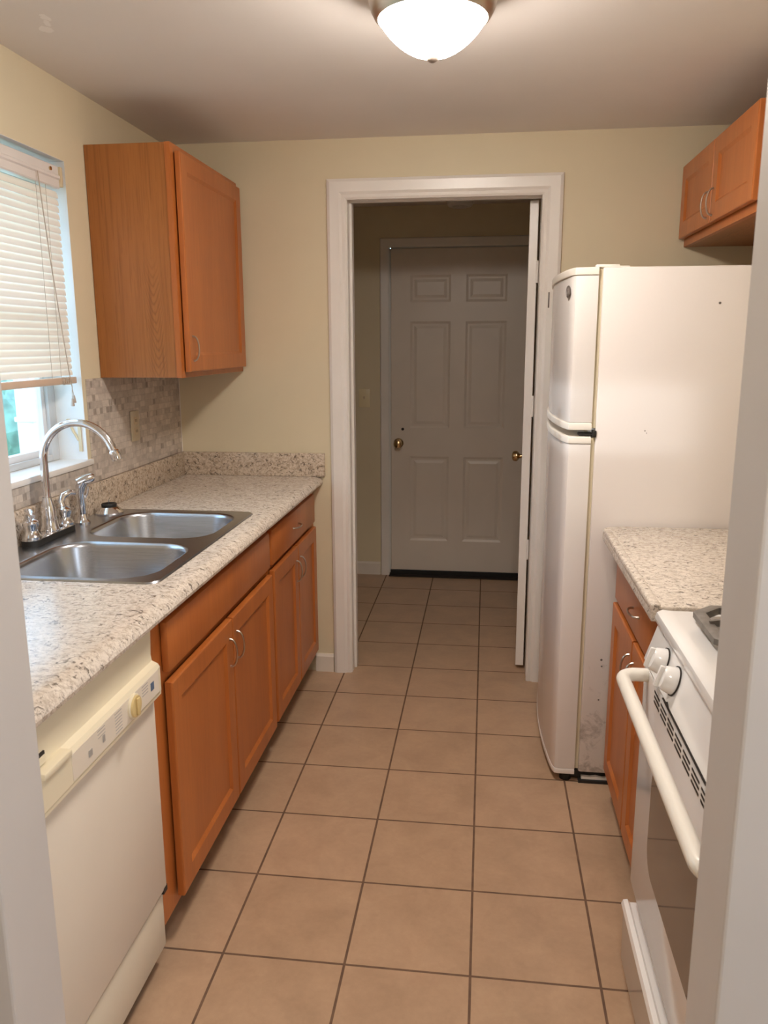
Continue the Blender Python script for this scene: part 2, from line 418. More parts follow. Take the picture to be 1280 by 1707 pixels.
# ------------------------------------------------------------------ doors
def knob(parent, name, c, axis, r=.026, m=M_brass):
    return MB().lathe([(0, 0), (.030, 0), (.031, .004), (.026, .008), (.011, .012), (.0105, .028), (.016, .034), (r, .044), (r*1.02, .056), (r*.85, .066), (r*.45, .071), (0, .072)], c, axis, 24).obj(name, m, parent)
d = struct(thing('door_1', 'closed white six panel door at the end of the dark hall', 'door', (HDX0, HB+.012, 0)))
W = HDX1-HDX0
def six(b, W, z0, z1, t):
    a0, a1 = W*.145, W*.445; b0, b1 = W*.555, W*.855; P = []
    for q0, q1 in ((.20, .75), (.93, 1.585), (1.70, 1.86)):
        P += [(a0, a1, q0+z0, q1+z0), (b0, b1, q0+z0, q1+z0)]
    b.panelled(0, W, z0, z1, t, P, .007, .014, .005)
b = MB(); six(b, W-.006, .032, HDZ-.004, .035); leaf = b.obj('door_leaf', M_doorw, d, (.003, 0, 0), smooth=.25)
knob(d, 'door_knob', (.052, 0, .866), (0, -1, 0))
MB().lathe([(0, 0), (.009, 0), (.009, .004), (0, .005)], (.078, 0, .955), (0, -1, 0), 16).obj('bolt_hole', M_dark, d)
MB().box(.0, W, -.010, .035, .006, .031).obj('door_sweep', M_black, d, smooth=0)
MB().box(-.005, W+.005, -.06, .04, 0, .006).obj('threshold', M_dark, d, smooth=0)

d = struct(thing('door_2', 'white door standing open into the hall, seen edge on', 'door', (DX1-.008, YB+T-.002, .012), math.radians(-4.2)))
b = MB(); b.box(-.036, 0, .0, .76, .008, DZ-.020, .002); b.obj('door_leaf', M_trim, d, smooth=.3)
knob(d, 'door_knob', (-.036, .70, .89), (-1, 0, 0), .027)
knob(d, 'door_knob', (0, .70, .89), (1, 0, 0), .027)
MB().box(-.030, -.006, .758, .7605, .84, .94).obj('latch_plate', M_brass, d, smooth=0)
for z in (1.72, .52, .98+.18):
    b = MB(); b.box(-.002, .0015, -.004, .004, z, z+.09); b.tube([(.002, -.004, z), (.002, -.004, z+.09)], .005, 10); b.obj('hinge', M_trim, d, smooth=.5)

# ------------------------------------------------------------------ window, blind, outside
wn = struct(thing('window_1', 'window over the sink with white reveal and sill', 'window', (XL, 0, 0)))
b = MB(); XFo = -.100
b.box(-.15, -.0005, WY1-.001, WY1+.0005, WZ0, WZ1)     # painted reveal faces
b.box(-.15, -.0005, WY0-.0005, WY0+.001, WZ0, WZ1); b.box(-.15, -.0005, WY0, WY1, WZ1-.001, WZ1+.0005)
b.obj('window_reveal', M_reveal, wn, smooth=0)
MB().box(-.15, .012, WY0-.02, WY1+.02, WZ0-.020, WZ0, .004).obj('window_sill', M_trim, wn)
b = MB(); f = .045
b.box(-.148, XFo, WY1-f, WY1-.001, WZ0, WZ1-.001, .003); b.box(-.148, XFo, WY0+.001, WY0+f, WZ0, WZ1-.001, .003)
b.box(-.148, XFo, WY0+f, WY1-f, WZ0, WZ0+.022, .003); b.box(-.148, XFo, WY0+f, WY1-f, WZ1-.09, WZ1-.001, .003)
b.obj('window_frame', M_alu, wn)
b = MB(); y0, y1 = WY0+f, WY1-f
b.box(-.135, -.112, y1-.022, y1, WZ0+.022, WZ1-f, .002); b.box(-.135, -.112, y0, y0+.022, WZ0+.022, WZ1-f, .002)
b.box(-.135, -.112, y0+.022, y1-.022, WZ0+.022, WZ0+.044, .002); b.box(-.135, -.112, y0+.022, y1-.022, WZ1-f-.022, WZ1-f, .002)
b.box(-.137, -.110, y0+.022, y1-.022, 1.56, 1.59, .002)
b.obj('window_sash', M_siding, wn)
MB().box(-.125, -.122, y0+.022, y1-.022, WZ0+.044, WZ1-f-.022).obj('window_pane', M_glass, wn, smooth=0)
# loose blind hold-down bracket against the right reveal
b = MB(); b.tube([(0, 0, 0), (.012, 0, -.03), (.030, 0, -.062)], .0045, 8); b.box(.030, .041, -.002, .002, -.10, .005); b.lathe([(0, -.004), (.008, -.004), (.008, .004), (0, .004)], (-.001, -.0, .003), (0, 1, 0), 16)
tag(b.obj('blind_bracket', M_yellowed, None, (XL-.056, WY1-.004, 1.228)), 'small tan and grey bracket on the white window reveal behind the faucet', 'bracket')

bl = thing('window_blind', 'lowered cream mini blind with tan bottom rail in the kitchen window', 'blind', (XL-.020, 0, WZ1))
BY0, BY1 = WY0+.012, .880
b = MB(); b.prism([(-.016, -.088), (.010, -.088), (.013, -.084), (.012, -.062), (.017, -.058), (.017, -.050), (.012, -.046), (.012, -.024), (.008, -.020), (-.016, -.020)], 'y', BY0, BY1); b.obj('headrail', M_headrail, bl, smooth=.3)
MB().box(-.016, .019, BY1+.001, BY1+.014, -.082, -.022, .002).obj('end_bracket', M_yellowed, bl)
MB().lathe([(0, 0), (.006, 0), (.006, .004), (0, .004)], (.0125, BY1-.050, -.036), (1, 0, 0), 12).obj('screw', M_brass, bl)
b = MB(); z = -.100; n = 27; pit = .0212
for k in range(n):
    zc = -.106-k*pit; row = []
    for q in range(7):
        a = (q/6-.5); tilt = math.radians(70)
        x = -a*.025*math.cos(tilt)-.0036*(1-4*a*a)*-1*math.sin(tilt); zz = zc+a*.025*math.sin(tilt)+.0036*(1-4*a*a)*math.cos(tilt)
        row.append((x, zz))
    V0 = [b.bm.verts.new((x, BY0, zz)) for x, zz in row]; V1 = [b.bm.verts.new((x, BY1, zz)) for x, zz in row]
    for q in range(6): b.bm.faces.new((V0[q], V0[q+1], V1[q+1], V1[q]))
b.obj('slats', M_blind, bl, smooth=1)
ZR = -.106-n*pit
MB().box(-.011, .013, BY0, BY1+.010, ZR-.018, ZR+.004, .003).obj('bottom_rail', M_blindrail, bl)
for yy in (.745, .800):
    MB().tube([(.010, yy, -.085), (.0085, yy, ZR)], .0007, 6).obj('ladder_cord', M_cord, bl)
pts = [(.019, .745, -.06), (.018, .775, -.30), (.018, .815, -.55), (.019, .838, ZR-.012), (.02, .842, ZR-.03)]
MB().tube(pts, .0016, 6).obj('lift_cord', M_cord, bl)
b = MB()   # cord wound round the rail end
for k in range(6):
    y = .795+k*.009; b.tube([(.015+.004*math.cos(a), y+.006*math.sin(a*1.7+k), ZR-.007+.012*math.sin(a)) for a in [i*PI/5 for i in range(11)]], .0013, 6)
b.obj('cord_knot', M_cord, bl)
for dy, dz in ((-.004, -.01), (.008, 0)):
    b = MB(); b.tube([(.019, .842, ZR-.028), (.019, .842+dy, ZR-.058+dz)], .0011, 6)
    b.lathe([(0, .0), (.003, -.002), (.0065, -.024), (.0060, -.026), (0, -.026)], (.019, .842+dy, ZR-.054+dz), (0, 0, 1), 12); b.obj('tassel', M_tassel, bl)

# outside
g = MB().box(-14, XL-.16, -6, 16, -.30, -.20).obj('ground_outside', M_grass, smooth=0); struct(g)
def hedge(name, c, s, label, n=340):
    b = MB(); rnd = random.Random(31)
    bmesh.ops.create_icosphere(b.bm, subdivisions=3, radius=1, matrix=Matrix.Translation(c) @ Matrix.Diagonal((*[q*.86 for q in s], 1)))
    for v in b.bm.verts: v.co += Vector((rnd.uniform(-.06, .06), rnd.uniform(-.06, .06), rnd.uniform(-.06, .06)))
    for k in range(n):
        u = rnd.uniform(-1, 1); a = rnd.uniform(0, 2*PI); q = math.sqrt(1-u*u)
        p = Vector((c[0]+s[0]*q*math.cos(a), c[1]+s[1]*q*math.sin(a), c[2]+s[2]*u)); l = rnd.uniform(.08, .17)
        R = Matrix.Rotation(rnd.uniform(0, 6), 3, Vector((rnd.uniform(-1, 1), rnd.uniform(-1, 1), rnd.uniform(-1, 1))).normalized())
        vs = [b.bm.verts.new(p+R @ Vector(t)) for t in ((-l*.35, 0, 0), (0, -l*.9, .01), (l*.35, 0, 0), (0, l*.9, .01))]
        b.bm.faces.new(vs)
    return tag(b.obj(name, M_leaf, smooth=0), label, 'shrub')
hedge('garden_shrub', (-4.6, 5.4, .75), (1.1, 1.3, 1.15), 'blurred leafy shrub seen through the gap under the blind')
b = MB(); b.box(-2.89, -2.78, 3.00, 3.24, -.2, 2.6, .006)
pp = thing('porch_post', 'pale porch post outside the window right of the shrub', 'post', (0, 0, 0))
b.obj('post', M_siding, pp); MB().box(-2.90, -2.77, 2.99, 3.25, 1.015, 1.045, .004).obj('band', M_trim, pp)

# ------------------------------------------------------------------ cabinets (local: x width, -y front, z up)
def bail(x, y, z, L=.084, vertical=True, out=.022):
    """arched wire pull"""
    P = []
    for k in range(15):
        a = PI*k/14; s = -math.cos(a)*L/2; o = out*math.sin(a)**.75 if 0 < k < 14 else 0
        P.append((x, y-o, z+s) if vertical else (x+s, y-o, z))
    R = [.0042 if k in (0, 14) else .0027+.0008*abs(7-k)/7 for k in range(15)]
    return MB().tube(P, R, 10)
def cab_door(root, x0, x1, z0, z1, hx=None, hz=None, t=.019, name='door', m=M_wood, hin=1):
    b = MB(); s = .056
    b.panelled(x0, x1, z0, z1, t, [(x0+s, x1-s, z0+s, z1-s)], .0075, .010, y0=-t-.006, bev=.004)
    o = b.obj(name, m, root, smooth=.35)
    if hx is not None: bail(hx, -t-.006, hz).obj('handle', M_pull, o)
    return o
def drawer(root, x0, x1, z0, z1, handle=True, name='drawer', t=.019):
    b = MB(); b.box(x0, x1, -t-.001, -.001, z0, z1, .005); o = b.obj(name, M_wood, root)
    if handle: bail((x0+x1)/2, -t-.001, (z0+z1)/2, .085, False).obj('handle', M_pull, o)
    return o
def base_carcass(root, W, D=.595, toe=.100, lo=.09, top=.874, xe0=0, xe1=0):
    b = MB(); b.box(xe0+.001, W-xe1-.001, .019, .037, lo+.02, top-.004); b.box(0, .016, .019, D, lo, top); b.box(W-.016, W, .019, D, lo, top)
    b.box(.016, W-.016, .037, D, lo, lo+.016); b.box(.016, W-.016, D-.01, D, lo, top)
    b.obj('carcass', M_inside, root, smooth=0)
    MB().box(.0, W, .075, .090, 0, lo, 0).obj('toe_kick', M_inside, root, smooth=0)
def face_frame(root, W, xs, zs, lo=.09, top=.874, t=.019):
    """stiles at xs (x0,x1), rails at zs (x0,x1,z0,z1)"""
    b = MB()
    for a, c in xs: b.box(a, c, 0, t, lo, top)
    for a, c, z0, z1 in zs: b.box(a, c, .0002, t, z0, z1)
    b.obj('face_frame', M_wood, root, smooth=0)
FX = -.745
# sink base
y0, y1 = -.030, .9725; W = y1-y0
cs = thing('sink_base_cabinet', 'wide orange-brown base cabinet under the sink, two doors and a blank drawer front', 'cabinet', (FX, y0, 0), PI/2)
base_carcass(cs, W); face_frame(cs, W, [(0, .090), (W-.03, W), (.515, .557)], [(.09, W-.03, .835, .874), (.09, W-.03, .69, .73), (.09, W-.03, .09, .135)])
drawer(cs, .075, W-.015, .720, .846, False, 'false_drawer_front')
cab_door(cs, .075, .533, .118, .695, .533-.030, .600); cab_door(cs, .541, W-.012, .118, .695, .541+.030, .600)
# drawer base
y0, y1 = .9735, 1.752; W = y1-y0
cd = thing('drawer_base_cabinet', 'orange-brown base cabinet against the end wall, one drawer over two doors', 'cabinet', (FX, y0, 0), PI/2)
base_carcass(cd, W); face_frame(cd, W, [(0, .03), (W-.06, W)], [(.03, W-.06, .835, .874), (.03, W-.06, .69, .73), (.03, W-.06, .09, .135)])
drawer(cd, .014, W-.055, .720, .846)
cab_door(cd, .014, .375, .125, .700, .375-.03, .605); cab_door(cd, .383, W-.055, .125, .700, .383+.03, .605)

# upper cabinet left: 0.30 deep, side seen
ux, uy0, uy1 = -1.040, 1.040, 1.752; W = uy1-uy0; UZ0, UZ1 = 1.370, 2.135
cu = thing('upper_wall_cabinet', 'single door wall cabinet of orange oak hung between window and end wall', 'cabinet', (ux, uy0, UZ0), PI/2); H = UZ1-UZ0
b = MB(); b.box(.0025, W, .019, .298, .001, H-.001); b.obj('carcass', M_oak, cu, smooth=0)
b = MB(); b.box(0, .038, 0, .019, 0, H); b.box(W-.038, W, 0, .019, 0, H); b.box(.038, W-.038, 0, .019, 0, .036); b.box(.038, W-.038, 0, .019, H-.036, H); b.obj('face_frame', M_wood, cu, smooth=0)
o = cab_door(cu, .024, W-.030, .020, H-.024, .024+.030, .100)
b = MB(); b.box(W-.030, W-.006, -.014, 0, H-.075, H-.03, .002); b.tube([(W-.027, -.019, H-.08), (W-.027, -.019, H-.028)], .004, 8); b.obj('hinge', M_brass, cu)
# over-fridge cabinet
rx, ry0, ry1 = .765, .842, 1.752; W = ry1-ry0
cr = thing('over_fridge_cabinet', 'short two door orange cabinet above the refrigerator', 'cabinet', (rx, ry1, 1.852), -PI/2); H = .300
b = MB(); b.box(0, W, .019, .277, .012, H); b.box(0, W, .019, .277, 0, .011); b.obj('carcass', M_oak, cr, smooth=0)
b = MB(); b.box(0, .038, 0, .019, 0, H); b.box(W-.038, W, 0, .019, 0, H); b.box(.038, W-.038, 0, .019, 0, .038); b.box(.038, W-.038, 0, .019, H-.03, H); b.obj('face_frame', M_wood, cr, smooth=0)
cab_door(cr, .012, .447, .028, H-.006, .447-.03, .090); cab_door(cr, .455, W-.012, .028, H-.006, .455+.03, .090)
# right base cabinet
y0, y1 = .094, .815; W = y1-y0
ck = thing('right_base_cabinet', 'orange-brown base cabinet squeezed between refrigerator and stove', 'cabinet', (.44, y1, 0), -PI/2)
base_carcass(ck, W, .59); face_frame(ck, W, [(0, .03), (W-.03, W)], [(.03, W-.03, .835, .874), (.03, W-.03, .69, .73), (.03, W-.03, .09, .135)])
drawer(ck, .016, W-.014, .705, .846)
cab_door(ck, .016, .355, .120, .692, .355-.028, .600); cab_door(ck, .363, W-.014, .120, .692, .363+.028, .600)

# ------------------------------------------------------------------ worktops
SY0, SY1, SX0, SX1 = .118, .965, -1.315, -.775            # sink rim
ct = thing('left_countertop', 'long speckled beige laminate worktop with the sink cut into it', 'countertop', (0, 0, 0))
def nose(xb, xf, z0=.876, z1=.914):
    s = 1 if xf > xb else -1
    P = [(xb, z0), (xb, z1), (xf-s*.040, z1), (xf-s*.026, z1-.0015), (xf-s*.013, z1-.006), (xf-s*.004, z1-.014), (xf, z1-.024), (xf-s*.002, z0+.006), (xf-s*.008, z0)]
    return P
b = MB(); b.prism(nose(-.80, -.698), 'y', YF+.003, 1.754)
b.box(XL+.002, -1.25, YF+.003, 1.754, .876, .914); b.box(-1.25, -.80, YF+.003, SY0+.018, .876, .914); b.box(-1.25, -.80, SY1-.034, 1.754, .876, .914)
b.obj('top', M_granite, ct, smooth=.5)
MB().box(XL+.001, XL+.020, YF+.003, 1.737, .9142, 1.016, .002).obj('side_backsplash', M_splash, ct)
MB().box(XL+.001, -.686, 1.737, 1.756, .9142, 1.016, .002).obj('end_backsplash', M_splash, ct)
cr2 = thing('right_countertop', 'short speckled worktop between refrigerator and stove', 'countertop', (0, 0, 0))
P = [(XR-.002, .093), (XR-.002, .895), (.455, .895)]+[(.425+.045*math.cos(a)-.0, .845+.045*math.sin(a)) for a in [PI/2+k*PI/12 for k in range(1, 7)]]+[(.380, .093)]
b = MB(); b.prism(P, 'z', .876, .914, .007); b.obj('top', M_granite, cr2, smooth=.6)
MB().box(.3785, .402, .0935, .815, .9005, .9185, .006, 3).obj('edge_bead', M_granite, cr2)
MB().box(XR-.020, XR-.001, .093, .895, .9142, 1.016, .002).obj('side_backsplash', M_splash, cr2)

# mosaic
b = MB(); XM = XL+.0055
b.box(XL+.0005, XM, .930, YB-.004, 1.017, 1.370); b.box(XL+.0005, XM, YF+.004, .930, 1.017, WZ0-.021)
ms = tag(b.obj('mosaic_backsplash', M_mosaic, smooth=0), 'mosaic of small grey and tan stone tiles beside the window', 'backsplash')
MB().box(XL+.0005, XM+.002, YB-.0045, YB-.0005, 1.016, 1.372).obj('caulk_edge', M_trim, ms, smooth=0)
oc = thing('wall_outlet', 'cream electrical outlet on the mosaic tiles under the wall cabinet', 'outlet', (XM, 1.277, 1.178))
MB().box(.0002, .006, -.036, .036, -.058, .058, .003).obj('cover_plate', M_almond, oc)
for s in (-.020, .020):
    b = MB(); b.box(.006, .0085, -.013, .013, s-.014, s+.014, .002); o = b.obj('receptacle', M_ivory, oc)
    b = MB(); b.box(.0085, .0088, -.007, -.004, s-.005, s+.006); b.box(.0085, .0088, .004, .007, s-.005, s+.006); b.obj('slots', M_dark, o, smooth=0)
sw = thing('light_switch', 'cream toggle light switch on the dim hall wall left of the door', 'light switch', (-.752, HB, 1.150))
MB().box(-.035, .035, -.006, -.0002, -.058, .058, .003).obj('cover_plate', M_switch, sw)
MB().box(-.005, .005, -.018, -.006, -.004, .012, .002).obj('toggle', M_ivory, sw)

# ------------------------------------------------------------------ sink
sk = thing('double_sink', 'stainless steel double bowl drop-in kitchen sink', 'sink', (0, 0, .9142))
BOW = [(-1.215, -.808, .140, .500), (-1.215, -.808, .560, .925)]
b = MB(); bm = b.bm; zt = .0045
outer = [bm.verts.new(p) for p in rrect(SX0+.004, SX1-.004, SY0+.004, SY1-.004, .03, zt)]
loops = [outer]+[[bm.verts.new(p) for p in rrect(*q, .100, zt, 10)] for q in BOW]
es = []
for L in loops:
    for i in range(len(L)): es.append(bm.edges.new((L[i], L[(i+1) % len(L)])))
bmesh.ops.triangle_fill(bm, use_beauty=True, use_dissolve=False, edges=es)
low = [bm.verts.new(p) for p in rrect(SX0, SX1, SY0, SY1, .034, .0003)]
n = len(outer)
for i in range(n): bm.faces.new((outer[i], outer[(i+1) % n], low[(i+1) % n], low[i]))
bmesh.ops.recalc_face_normals(bm, faces=bm.faces)
b.obj('rim', M_steel, sk, smooth=.7)
for q in BOW:
    L = []
    for ins, z, r in ((0, zt, .100), (.004, zt-.001, .098), (.009, zt-.006, .094), (.012, zt-.014, .090), (.028, -.13, .085), (.036, -.152, .08), (.050, -.166, .075), (.075, -.172, .06), (.12, -.174, .04)):
        L.append(rrect(q[0]+ins, q[1]-ins, q[2]+ins, q[3]-ins, r, z, 10))
    bo = MB().loft(L, False, True).obj('bowl', M_steel, sk, smooth=1.2)
    cx, cy = (q[0]+q[1])/2, (q[2]+q[3])/2
    MB().lathe([(0, -.1750), (.030, -.1745), (.034, -.1725), (.042, -.1715), (.042, -.1740)], (cx, cy, 0), (0, 0, 1), 28).obj('drain', M_chrome, bo)

# ------------------------------------------------------------------ faucet
ZD = .9142+.0047
fx, fy = -1.283, .535
fc = thing('kitchen_faucet', 'chrome gooseneck faucet on a long deck plate behind the sink', 'faucet', (fx, fy, ZD))
b = MB(); L0 = rrect(-.027, .027, -.128, .118, .026, 0, 6); L1 = rrect(-.027, .027, -.128, .118, .026, .016, 6); L2 = rrect(-.021, .021, -.122, .112, .020, .021, 6)
b.loft([[(x, y, z+.0165) for x, y, z in L0], [(x, y, z+.0025) for x, y, z in L1], L2], True, True); b.obj('deck_plate', M_chrome, fc)
MB().loft([[(x*.985, y, z) for x, y, z in L0], [(x*.985, y, z) for x, y, z in L1]], True, True).obj('dark_reflection_band', M_black, fc)  # black band put in for the dark reflection along the plate's front
b = MB(); b.lathe([(0, .019), (.028, .019), (.0285, .026), (.025, .034), (.0225, .055), (.0215, .085), (.017, .105), (.0125, .122)], (0, 0, 0), (0, 0, 1), 28)
R = .112; P = [(0, 0, .10), (0, 0, .16), (0, 0, .20), (0, 0, .232)]+[(R-R*math.cos(a), 0, .232+R*math.sin(a)) for a in [k*PI*.90/22 for k in range(1, 23)]]
e = Vector(P[-1])-Vector(P[-2]); e.normalize(); P.append(tuple(Vector(P[-1])+e*.006))
b.tube(P, .0112, 16); p0 = Vector(P[-1]); b.tube([p0-e*.004, p0, p0+e*.018, p0+e*.026], [.0115, .0150, .0158, .0140], 18); b.obj('spout', M_chrome, fc)
for s in (-1, 1):
    b = MB(); yy = -.098 if s < 0 else .088
    b.lathe([(0, .019), (.027, .019), (.0275, .026), (.020, .036), (.018, .048), (.023, .060), (.021, .070), (.010, .078), (0, .079)], (0, yy, 0), (0, 0, 1), 24)
    if s > 0: P = [(0, yy, .062), (-.010, yy+.002, .088), (-.008, yy+.014, .106), (.004, yy+.034, .114), (.012, yy+.052, .108)]
    else: P = [(0, yy, .064), (-.004, yy-.004, .086), (.004, yy-.014, .100), (.020, yy-.030, .102), (.036, yy-.046, .094)]
    b.tube(P, [.012, .0115, .011, .010, .007], 12); b.obj('handle', M_chrome, fc)
sp = thing('side_sprayer', 'chrome pull-out side sprayer standing right of the faucet', 'sprayer', (-1.280, .727, ZD))
MB().lathe([(0, 0), (.024, 0), (.024, .005), (.017, .012), (.015, .025), (.013, .03), (0, .031)], (0, 0, 0), (0, 0, 1), 24).obj('holder', M_chrome, sp)
b = MB(); b.tube([(0, 0, .028), (0, 0, .06), (-.002, 0, .095), (0, .002, .118), (.008, .006, .134)], [.0115, .0135, .014, .0155, .0165], 16)
b.tube([(-.006, -.006, .132), (.010, .010, .140), (.030, .026, .146), (.036, .030, .147)], [.0135, .0155, .0145, .009], 16); b.obj('spray_head', M_chrome, sp)
MB().tube([(.009, .008, .080), (.016, .014, .098), (.018, .016, .118)], [.003, .004, .003], 8).obj('trigger', M_chrome, sp)
dc = thing('sink_strainer', 'chrome and black strainer basket resting on the sink deck corner', 'sink strainer', (-1.268, .890, ZD))
MB().lathe([(.020, .0), (.046, .0), (.047, .004), (.043, .008), (.034, .017), (.028, .022), (.0245, .021)], (0, 0, 0), (0, 0, 1), 32).obj('flange', M_chrome, dc)
MB().lathe([(0, .004), (.0235, .004), (.0245, .022), (.026, .030), (.024, .033), (.018, .030), (0, .026)], (0, 0, 0), (0, 0, 1), 28).obj('rubber_stopper', M_black, dc)
MB().tube([(0, 0, .03), (0, 0, .046)], .0028, 8).obj('stopper_pin', M_chrome, dc)

# ------------------------------------------------------------------ dishwasher (front faces +x)
dw = thing('dishwasher', 'bisque built-in dishwasher with a gold dial under the worktop', 'dishwasher', (-.735, -.640, 0), PI/2)
W = .606
MB().box(.004, W-.004, .03, .57, .03, .868).obj('body', M_dark, dw, smooth=0)
b = MB(); b.box(0, W, -.004, .03, .205, .705, .004); b.obj('door_panel', M_bpanel, dw)
# control panel: sloped upper part and printed lower strip
b = MB()
prof = [(.03, .712), (-.020, .712), (-.024, .716), (-.024, .772), (-.019, .780), (-.006, .786), (-.004, .800), (-.007, .860), (-.003, .868), (.03, .868)]
b.prism([(y, z) for y, z in prof], 'x', 0, W, .006); cp = b.obj('control_panel', M_bisque2, dw, smooth=.5)
MB().box(0, W, -.0215, -.015, .7045, .7125, .001).obj('lower_strip', M_bisque2, dw)
MB().box(.205, W-.018, -.0252, -.0238, .719, .771).obj('printed_panel', M_bpanel, cp, smooth=0)
b = MB(); b.lathe([(.0, .0), (.027, .0), (.027, .003), (.025, .005), (0, .005)], (.455, -.0252, .746), (0, -1, 0), 36); b.obj('dial_ring', M_bisque2, cp)
b = MB(); b.lathe([(0, 0), (.0235, 0), (.0225, .004), (0, .005)], (.455, -.030, .746), (0, -1, 0), 32); b.box(.449, .461, -.040, -.034, .727, .765, .003); dl = b.obj('dial', M_dial, cp)
MB().box(.544, .560, -.0262, -.0250, .738, .756).obj('badge', M_blue, cp, smooth=0)
for x0, n in ((.500, 4), (.372, 7), (.300, 3)):
    b = MB()
    for k in range(n): b.box(x0, x0+.030, -.0256, -.0250, .765-k*.0068, .7665-k*.0068)
    b.obj('printed_text', M_print, cp, smooth=0)
MB().box(.262, .275, -.027, -.0250, .734, .748, .001).obj('button', M_print, cp, smooth=0)
MB().box(.318, .326, -.027, -.025, .735, .75, .001).obj('button', M_print, cp, smooth=0)
b = MB(); b.box(.110, .200, -.031, -.005, .774, .787, .003); b.box(.118, .150, -.010, -.006, .789, .802); b.obj('latch', M_bisque2, cp)
MB().box(.108, .152, -.0075, -.0040, .789, .808).obj('latch_recess', M_dark, cp, smooth=0)
b = MB(); b.box(.003, W-.006, .004, .022, .048, .191, .005); b.obj('kick_plate', M_bisque, dw)
b = MB(); b.box(W-.020, W+.001, -.0042, .02, .196, .211); b.obj('hinge_gap', M_dark, dw, smooth=0)
b = MB(); b.box(.02, W-.02, .06, .5, 0, .032); b.obj('base', M_dark, dw, smooth=0)

# ------------------------------------------------------------------ refrigerator (front faces -x)
FY0, FY1 = .910, 1.640
fr = thing('refrigerator', 'white top-freezer refrigerator seen from its stained side', 'refrigerator', (0, 0, 0))
MB().box(.350, 1.020, FY0, FY1, .040, 1.708, .006).obj('body', M_fside, fr)
def fdoor_outline(x_edge, x_mid, back, grow=0):
    P = [(back, FY1+grow), (back, FY0-grow)]
    P.append((x_edge+.018, FY0-grow)); P.append((x_edge+.006, FY0+.004-grow)); P.append((x_edge, FY0+.016))
    for k in range(1, 16):
        t = k/16; P.append((x_edge+(x_mid-x_edge)*math.sin(PI*t)**.8 - grow*.6, FY0+.016+(FY1-FY0-.032)*t))
    P += [(x_edge, FY1-.016), (x_edge+.006, FY1-.004+grow), (x_edge+.018, FY1+grow)]
    return P
OUT = fdoor_outline(.264, .238, .337)
CAP = fdoor_outline(.261, .234, .337, .003)
fd = MB().prism(OUT, 'z', 1.240, 1.684, .001).obj('freezer_door', M_fridge, fr, smooth=.5)
MB().prism(CAP, 'z', 1.685, 1.708, .003).obj('top_cap', M_capw, fd, smooth=.5)
MB().prism(CAP, 'z', 1.216, 1.239, .004).obj('bottom_cap', M_capw, fd, smooth=.5)
rd = MB().prism(OUT, 'z', .050, 1.172, .002).obj('fridge_door', M_fridge, fr, smooth=.5)
MB().prism(CAP, 'z', 1.173, 1.196, .004).obj('top_cap', M_capw, rd, smooth=.5)
MB().prism(fdoor_outline(.263, .237, .337, .001), 'z', .030, .0495, .003).obj('bottom_cap', M_fridge, rd, smooth=.5)
for z0, z1 in ((1.222, 1.702), (.050, 1.192)):
    MB().box(.3375, .3495, FY0+.008, FY1-.008, z0, z1).obj('door_gasket', M_gasket, fr, smooth=0)
b = MB(); b.box(.300, .352, FY0+.004, FY0+.05, 1.1985, 1.2055, .001); b.box(.3405, .353, FY0-.003, FY0+.03, 1.194, 1.215, .002); b.obj('middle_hinge', M_black, fr)
b = MB(); b.box(.330, .400, FY0+.02, FY0+.06, 1.7085, 1.718, .003); b.box(.40, .43, FY0+.02, FY0+.05, 1.7085, 1.713, .002); b.obj('top_hinge', M_capw, fr)
# badge on the curved front near the top
bx = .253; bd = MB().lathe([(0, 0), (.0185, 0), (.0185, .002), (.017, .003), (0, .003)], (0, 0, 0), (-1, -.22, 0), 28).obj('badge', M_badge, fd, (.2535, .962, 1.640))
b = MB()
for r_, a0, a1 in ((.0118, 0, 2*PI), (.006, .6, 3.6), (.006, 3.9, 6.4)):
    q = Vector((0, 0, 1)).rotation_difference(Vector((-1, -.22, 0)).normalized())
    b.tube([q @ Vector((r_*math.cos(a), r_*math.sin(a), .0032)) for a in [a0+(a1-a0)*k/20 for k in range(21)]], .0007, 5)
b.obj('emblem', M_badge2, bd)
b = MB(); b.box(.231, .236, 1.500, 1.515, 1.615, 1.672, .001); b.obj('handle', M_badge, fd)
b = MB(); b.box(.300, 1.01, FY0+.02, FY1-.02, .010, .040); b.obj('base_grille', M_black, fr, smooth=0)
b = MB(); b.box(.352, 1.00, FY0-.002, FY0+.0195, .0, .010); b.obj('base_rail', M_black, fr, smooth=0)
b = MB(); P = [(.362, .011), (.362, .021)]
for k in range(13): P.append((.372+k*.02, .0205+random.uniform(-.002, .004)))
P += [(.63, .011)]
b.prism(P, 'y', FY0+.006, FY0+.0185); b.obj('torn_strip', M_capw, fr, smooth=0)
for yy in (FY0+.03, FY1-.03):
    MB().lathe([(0, 0), (.020, 0), (.020, .022), (0, .022)], (.310, yy, .0), (0, 0, 1), 16).obj('roller_foot', M_black, fr)
for x, z, r in ((.693, 1.600, .004), (.500, 1.216, .002), (.505, 1.209, .0015), (.407, .453, .004), (.409, .430, .003), (.405, .31, .003)):
    MB().lathe([(r, 0), (r*.6, .0015), (0, .002)], (x, FY0, z), (0, -1, 0), 10).obj('mark', M_badge, fr)

